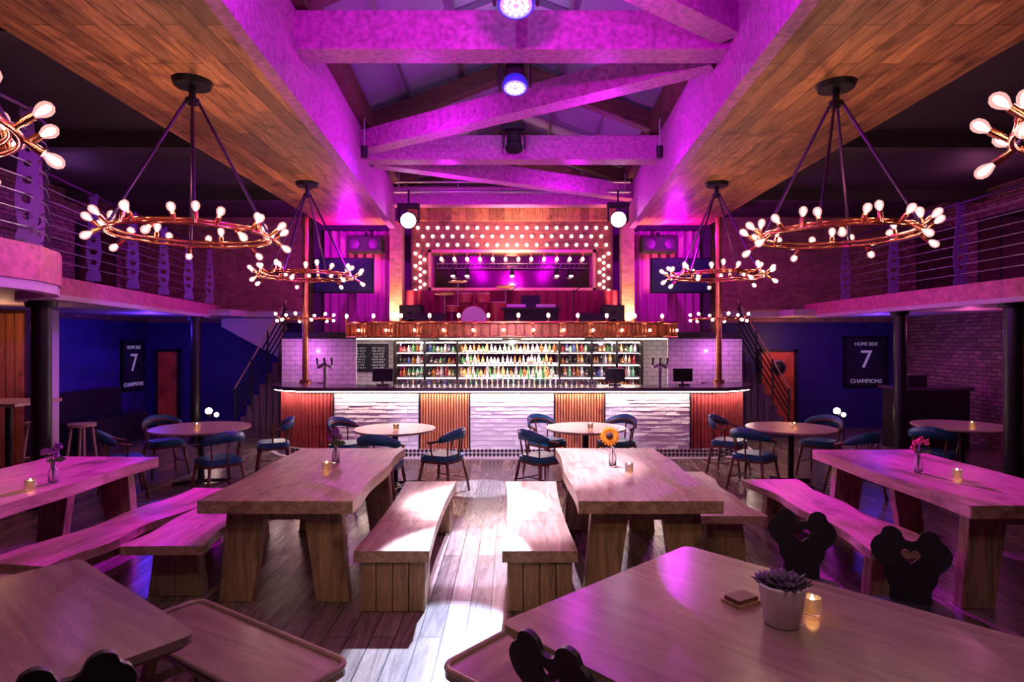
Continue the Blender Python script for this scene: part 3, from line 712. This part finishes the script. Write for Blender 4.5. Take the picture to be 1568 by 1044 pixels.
def blue_chair():
    b=B()
    pl=catmull([(-.2,-.18),(0,-.21),(.2,-.18),(.23,.0),(.21,.2),(0,.225),(-.21,.2),(-.23,0)],5)
    b.prism(pl,.40,.43,M_chairwood); b.prism([(x*.98,y*.98) for x,y in pl],.43,.475,M_blue); b.prism([(x*.86,y*.86) for x,y in pl],.475,.495,M_blue)
    arc=[(.265*math.cos(a),-.0+.25*math.sin(a)) for a in [pi-.25+(pi+.5)*i/24 for i in range(25)]]
    zz=[.655+.10*max(0,math.sin(pi*i/24))**1.5 for i in range(25)]
    b.tube([(x,y,z) for (x,y),z in zip(arc,zz)],.017,M_chairwood,8)
    vs=[];fs=[]
    idx=list(range(4,21))
    for i in idx:
        x,y=arc[i]; z=zz[i]; h=.13*math.sin(pi*(i-3)/18)**.5
        for k,(dx,dz) in enumerate(((.97,-.01-h*.35),(1.06,-.01-h*.35),(1.10,h*.6),(1.0,h*.6))): vs.append((x*dx,y*dx,z+dz))
    for j in range(len(idx)-1):
        for k in range(4): fs.append((j*4+k,j*4+(k+1)%4,(j+1)*4+(k+1)%4,(j+1)*4+k))
    fs+=[(0,1,2,3),tuple((len(idx)-1)*4+k for k in range(4))]
    b.add(vs,fs,M_blue,True)
    for i in(1,7,12,17,23):
        x,y=arc[i]; b.cyl((x*.8,y*.8,.42),(x,y,zz[i]),.011,.011,M_chairwood,8)
    for sx in(-1,1):
        for sy in(-1,1): b.tube([(sx*.245,sy*.235,0),(sx*.19,sy*.175,.42)],[.014,.022],M_chairwood,8)
        b.cyl((sx*.222,.215,.18),(sx*.222,-.215,.18),.009,.009,M_chairwood,6)
    b.cyl((-.222,0,.18),(.222,0,.18),.009,.009,M_chairwood,6)
    return b.done('blue_captain_chair')
bc=blue_chair()
cs=[(-3.55,7.45),(-4.75,7.5),(-3.35,8.65),(-4.95,8.75),(-2.28,8.55),(-1.55,7.30),(-.86,7.70),(.35,7.62),(.5,8.85),(1.5,8.8),(3.05,7.75),(4.15,7.45),(3.1,8.8),(4.4,8.75),(5.40,7.85),(6.80,7.75)]
for i,(x,y) in enumerate(cs):
    t=min(RT,key=lambda q:(q[0]-x)**2+(q[1]-y)**2); f=Vector((t[0]-x,t[1]-y)); rz=math.atan2(f.y,f.x)-pi/2+R(-.25,.25)
    if i==0: bc.location=(x,y,0); bc.rotation_euler=(0,0,rz)
    else: inst(bc,(x,y,0),rz)
b=B(); b.box(-.4,.4,-.4,.4,1.08,1.12,M_round); b.cyl((0,0,.03),(0,0,1.08),.04,.04,M_black); b.cyl((0,0,0),(0,0,.03),.25,.25,M_black,24); o=b.done('high_bar_table'); o.location=(-6.55,8.0,0)
def stool():
    b=B(); b.cyl((0,0,.72),(0,0,.76),.17,.17,M_round,20)
    for k in range(4):
        t=pi/2*k+pi/4; b.cyl((.2*math.cos(t),.2*math.sin(t),0),(.12*math.cos(t),.12*math.sin(t),.72),.014,.018,M_round,8)
    b.tube([(.17*math.cos(t),.17*math.sin(t),.25) for t in [2*pi*i/20 for i in range(20)]],.009,M_round,6,True)
    return b.done('bar_stool')
s=stool(); s.location=(-6.7,8.7,0); inst(s,(-5.95,8.5,0))
b=B(); b.box(6.75,7.9,10.6,11.2,0,1.05,M_dark); b.box(6.7,7.95,10.55,11.25,1.05,1.1,M_counter); 
for k in range(3): b.box(6.8+k*.37,7.12+k*.37,10.58,10.6,.1,.98,M_black)
b.done('host_console')
b=B(); b.box(-.16,.16,-.1,.1,0,.2,M_black); b.cyl((-.07,-.1,.1),(-.07,-.105,.1),.06,.06,M_dark); b.cyl((.08,-.1,.1),(.08,-.105,.1),.06,.06,M_dark); b.box(-.12,.12,-.08,.08,.2,.22,M_steel); o=b.done('radio'); o.location=(7.1,10.85,1.1)
b=B(); b.box(-7.95,-7.2,10.2,12.2,0,.45,M_dark); b.box(-7.95,-7.75,10.2,12.2,.45,1.0,M_dark); b.box(-7.75,-7.2,10.25,12.15,.45,.52,M_dark); b.done('booth_sofa')
b=B(); b.box(5.45,6.15,13.40,13.455,0,1.66,M_reddoor); b.box(5.38,5.45,13.38,13.455,0,1.73,M_dark); b.box(6.15,6.22,13.38,13.455,0,1.73,M_dark); b.box(5.38,6.22,13.38,13.455,1.66,1.73,M_dark)
b.lathe([(.15,0),(.17,.02),(.15,.03)],M_steel,T((5.8,13.40,1.32))@RX(pi/2),24); b.lathe([(.14,.03),(.14,.035)],M_dark,T((5.8,13.40,1.32))@RX(pi/2),24); b.cyl((6.05,13.38,.7),(6.05,13.38,.95),.012,.012,M_steel,8)
b.done('door_1')
b=B(); b.box(-7.72,-7.3,13.40,13.455,0,1.66,M_reddoor); b.box(-7.78,-7.72,13.38,13.455,0,1.72,M_dark); b.box(-7.3,-7.24,13.38,13.455,0,1.72,M_dark); b.box(-7.78,-7.24,13.38,13.455,1.66,1.72,M_dark); b.done('door_2')
def jersey(M,w,h):
    b=B(); F=.035
    b.box(-w/2,w/2,-.03,0,-h/2,h/2,M_board,M)
    for a in((-w/2,-w/2+F,-h/2,h/2),(w/2-F,w/2,-h/2,h/2),(-w/2,w/2,-h/2,-h/2+F),(-w/2,w/2,h/2-F,h/2)): b.box(a[0],a[1],-.05,0,a[2],a[3],M_black,M)
    s=w/1.0
    pl=[(-.16,-.36),(.16,-.36),(.17,.12),(.30,.02),(.36,.14),(.2,.34),(.08,.38),(0,.35),(-.08,.38),(-.2,.34),(-.36,.14),(-.30,.02),(-.17,.12)]
    me=plate([(x*s*1.1,y*h) for x,y in pl],[],.01); b.mesh(me,M_jersey,M@T((0,-.035,0))@RX(pi/2))
    b.mesh(textmesh('7',.50*h,.004),M_chalk,M@T((0,-.045,-.12*h))@RX(pi/2))
    b.mesh(textmesh('HOME SIDE',.09*h,.003),M_chalk,M@T((0,-.045,.32*h))@RX(pi/2))
    b.mesh(textmesh('CHAMPIONS',.11*h,.003),M_chalk,M@T((0,-.045,-.42*h))@RX(pi/2))
    return b.done('framed_jersey')
jersey(T((7.72,13.44,1.45)),.95,1.1); jersey(T((XL+.05,12.85,1.4))@RZ(pi/2),.75,1.05)
for x in(-5.55,5.95):
    b=B(); b.cyl((x,11.6-.35,.0),(x,11.6-.35,.02),.08,.08,M_black); b.cyl((x,11.25,.02),(x,11.25,.55),.012,.012,M_black,8); b.sphere((x,11.25,.62),.06,M_bulb,1,1,1); b.cyl((x,11.25,.52),(x,11.25,.57),.03,.04,M_black); b.sphere((x+.13,11.27,.55),.04,M_bulb); b.cyl((x+.13,11.27,0),(x+.13,11.27,.5),.01,.01,M_black,8); b.cyl((x+.13,11.27,0),(x+.13,11.27,.015),.06,.06,M_black)
    b.done('globe_floor_lamp')
# ---------------------------------------------------------------- table-top items
def candle(x,y,z):
    b=B(); b.lathe([(.028,0),(.034,.005),(.038,.075),(.035,.075),(.03,.012),(.001,.012)],M_glass,None,16)
    b.cyl((0,0,.013),(0,0,.04),.026,.026,M_wax,12); b.lathe([(.001,.041),(.010,.050),(.009,.063),(.001,.084)],M_flame,None,8)
    o=b.done('tealight_candle'); o.location=(x,y,z)
for x,y,z in((-1.60,5.30,.781),(1.0,5.25,.781),(-3.62,4.62,.781),(3.62,5.0,.781),(-1.5,7.95,.751),(1.02,8.0,.751),(3.7,8.05,.751),(6.1,8.15,.751),(-4.1,8.0,.751),(1.25,2.56,.761)): candle(x,y,z)
def vase(x,y,kind,z=.781):
    b=B(); b.lathe([(.03,0),(.034,.01),(.034,.09),(.016,.13),(.015,.17),(.018,.175),(.013,.17),(.013,.13),(.03,.09),(.03,.01),(.001,.008)],M_glass,None,16)
    if kind=='sun':
        b.tube([(0,0,.02),(0,0,.15),(-.03,-.01,.25)],.005,M_stem,6); Mx=T((-.03,-.015,.27))@RX(pi/2-.25)
        for ring,(n,l) in enumerate(((18,.095),(16,.08))):
            for k in range(n):
                t=2*pi*k/n+ring*.17; A=Mx@RZ(t)
                b.add([(.03,-.012,ring*.008),(.06,-.018,.01),(l,0,.004-ring*.006),(.06,.018,.01),(.03,.012,ring*.008)],[(0,1,2,3,4)],M_sun,False,A)
        b.lathe([(.001,.022),(.025,.018),(.04,.0),(.03,-.01)],M_soil,Mx,16)
    else:
        m=M_pink if kind=='rose' else M_purp
        for k in range(6 if kind=='rose' else 8):
            t=k*2.4; dx,dy=.05*math.cos(t)*(k+2)/6,.05*math.sin(t)*(k+2)/6; h=R(.2,.29)
            b.tube([(0,0,.02),(dx*.2,dy*.2,.15),(dx,dy,h)],.003,M_stem,5)
            b.sphere((dx,dy,h),R(.016,.026),m,1,1,.8,8,5)
            for q in range(4):
                A=T((dx,dy,h))@RZ(q*1.57+k)@Matrix.Rotation(-.6,4,'Y'); b.add([(.0,-.012,0),(.02,-.016,.01),(.034,0,.018),(.02,.016,.01),(0,.012,0)],[(0,1,2,3,4)],m,False,A)
            b.add([(0,0,.17),(dx+.03,dy,.2),(dx+.05,dy+.01,.18),(dx+.02,dy+.02,.165)],[(0,1,2,3)],M_stem)
    o=b.done({'sun':'sunflower_vase','rose':'rose_vase','dry':'dried_flower_vase'}[kind]); o.location=(x,y,z)
vase(.90,5.5,'sun'); vase(3.45,5.22,'rose'); vase(-1.62,5.65,'dry'); vase(-3.62,4.85,'dry')
b=B(); b.lathe([(.062,0),(.068,.004),(.092,.155),(.094,.165),(.086,.165),(.082,.14),(.001,.135)],M_white,None,32)
b.lathe([(.082,.14),(.001,.142)],M_soil,None,20)
for cx,cy,sc in((0,0,1.15),(-.05,.02,.85),(.05,-.01,.9),(.01,.05,.75),(0,-.05,.8)):
    for ring,(n,tilt,l) in enumerate(((9,.25,.085),(8,.6,.075),(6,1.0,.06),(4,1.35,.045))):
        for k in range(n):
            A=T((cx,cy,.15))@RZ(2*pi*k/n+ring*.4)@Matrix.Rotation(-tilt,4,'Y')@Matrix.Scale(sc,4)
            b.add([(0,-.006,0),(l*.6,-.019,.004),(l,0,.012),(l*.6,.019,.004),(0,.006,0),(l*.5,0,-.008),(l*.5,0,.014)],[(0,1,6),(1,2,6),(2,3,6),(3,4,6),(4,0,6),(1,0,5),(2,1,5),(3,2,5),(4,3,5),(0,4,5)],M_succ,True,A)
o=b.done('potted_succulent'); o.location=(1.09,2.48,.761)
b=B(); b.box(-.07,.07,-.05,.05,0,.012,M_leg); b.box(-.06,.06,-.04,.04,.012,.03,M_chairwood); o=b.done('wooden_coaster_stack'); o.location=(1.0,2.68,.761); o.rotation_euler=(0,0,.5)
# ---------------------------------------------------------------- lights
def spot(name,loc,tgt,e,c,ang,blend=.3,r=.05):
    l=bpy.data.lights.new(name,'SPOT'); l.energy=e; l.color=c; l.spot_size=math.radians(ang); l.spot_blend=blend; l.shadow_soft_size=r
    o=bpy.data.objects.new(name,l); o.location=loc; o.rotation_euler=(Vector(tgt)-Vector(loc)).to_track_quat('-Z','Y').to_euler(); scene.collection.objects.link(o); return o
def point(name,loc,e,c,r=0):
    l=bpy.data.lights.new(name,'POINT'); l.energy=e; l.color=c; l.shadow_soft_size=r
    o=bpy.data.objects.new(name,l); o.location=loc; scene.collection.objects.link(o); return o
MG=(.62,.0,1); VI=(.35,.03,1); WH=(.66,.58,1)
spot('stage_spot_lamp',(.03,6.0,4.32),(.15,5.6,0),3400,WH,36,.5)
spot('stage_spot_lamp',(-.3,6.6,4.5),(-.32,5.5,0),6500,(.55,.62,1),19,.35)
spot('stage_spot_lamp',(.03,8.75,4.55),(-.45,3.68,0),20000,(.5,.65,1),10,.2)
spot('stage_spot_lamp',(.03,8.75,4.55),(-.4,7.95,0),6000,(.5,.65,1),12,.15)
spot('stage_spot_lamp',(-1.9,11.1,4.0),(-3.7,4.9,.7),8000,MG,24,.3)
spot('stage_spot_lamp',(1.95,11.1,4.0),(3.4,5.2,.7),7000,MG,22,.3)
spot('stage_spot_lamp',(1.5,3.6,4.0),(-4.2,4.9,2.5),900,MG,22,.5)
spot('stage_spot_lamp',(1.5,6.3,4.0),(-5.6,9.5,2.9),1300,VI,30,.5)
spot('stage_spot_lamp',(-1.5,6.3,4.0),(5.9,9,2.7),800,MG,30,.5)
spot('stage_spot_lamp',(0,5.2,4.2),(0,10,.6),1000,(.86,.66,1),40,.4)
for y,e in((3.9,34),(7.4,42),(10.5,40)):  # unseen fill points added to wash the beams magenta, no fixtures
    point('beam_wash_fill',(-1.1,y,4.25),e,(.80,.0,1)); point('beam_wash_fill',(1.1,y,4.25),e,(.80,.0,1))
spot('beam_wash_fill',(0,3.6,4.1),(0,5.6,4.75),190,(.9,.0,.85),110,.5)  # added unseen fill for the beam faces
for y in(4,7.6): point('roof_fill',(0,y,5.35),16,(.6,.5,1))  # unseen fill points added to brighten the roof panels
for x,y in((-2.83,5.44),(2.9,5.5),(-2.98,8.95),(2.98,8.95),(-2.8,2.6),(2.84,2.6)): spot('chandelier_glow_lamp',(x,y,3.0),(x,y,4.2),26,(1,.50,.26),150,1)
point('stage_wash_lamp',(-3.2,12.0,3.9),80,(.8,.0,1)); point('stage_wash_lamp',(3.2,12.0,3.9),80,(.8,.0,1))
point('stage_wash_lamp',(0,12.0,3.2),12,(1,.3,.5))
for sg in(-1,1): spot('pillar_uplighter',(sg*2.38,12.35,2.1),(sg*2.38,12.65,3.4),420,(1,.42,.22),80,.6)
spot('marquee_header_lamp',(0,12.2,3.5),(0,12.95,4.6),230,(1,.5,.3),120,.6)
point('underbalcony_lamp',(-6.6,11.2,2.1),36,(.12,.03,1)); point('underbalcony_lamp',(6.9,11.6,2.1),22,(.15,.04,1))
point('underbalcony_lamp',(7.3,9.8,2.1),9,(1,.15,.6)); point('door_lamp',(5.7,12.7,1.9),13,(1,.4,.15))
point('underbalcony_lamp',(-6.8,8.2,2.1),8,(1,.45,.25))
point('bar_lamp',(-2.0,11.4,1.85),9,(.85,.6,1)); point('bar_lamp',(2.0,11.4,1.85),9,(.85,.6,1)); point('bar_lamp',(0,11.9,1.85),30,(1,.8,.7))  # the centre point is unseen, added to brighten the middle bottles
point('bar_lamp',(-3.8,11.2,1.7),9,(.9,.2,1)); point('bar_lamp',(3.8,11.2,1.7),9,(.9,.2,1))
point('balcony_lamp',(-6.8,9.5,4.2),7,(.5,.15,.8)); point('balcony_lamp',(7.2,9.5,4.2),10,(.8,.2,.5))
w=bpy.data.worlds.new('world'); scene.world=w; w.use_nodes=True
w.node_tree.nodes['Background'].inputs['Color'].default_value=(.35,.15,.5,1); w.node_tree.nodes['Background'].inputs['Strength'].default_value=.02
spot('house_downlight',(1.2,1.0,4.15),(1.0,2.8,.7),90,(.95,.68,.82),80,.8,.15)
spot('house_downlight',(-1.6,1.0,4.15),(-1.8,2.8,.7),70,(.95,.64,.82),80,.8,.15)
spot('house_downlight',(0,-.5,4.0),(0,5.0,.3),150,(1,.64,.34),44,.8,.15)
# ---------------------------------------------------------------- camera
cam=bpy.data.cameras.new('camera'); co=bpy.data.objects.new('camera',cam); scene.collection.objects.link(co)
co.location=(0,0,1.9); co.rotation_euler=(pi/2,0,0); cam.sensor_width=36; cam.lens=36*950/1583; cam.clip_start=.05
scene.camera=co
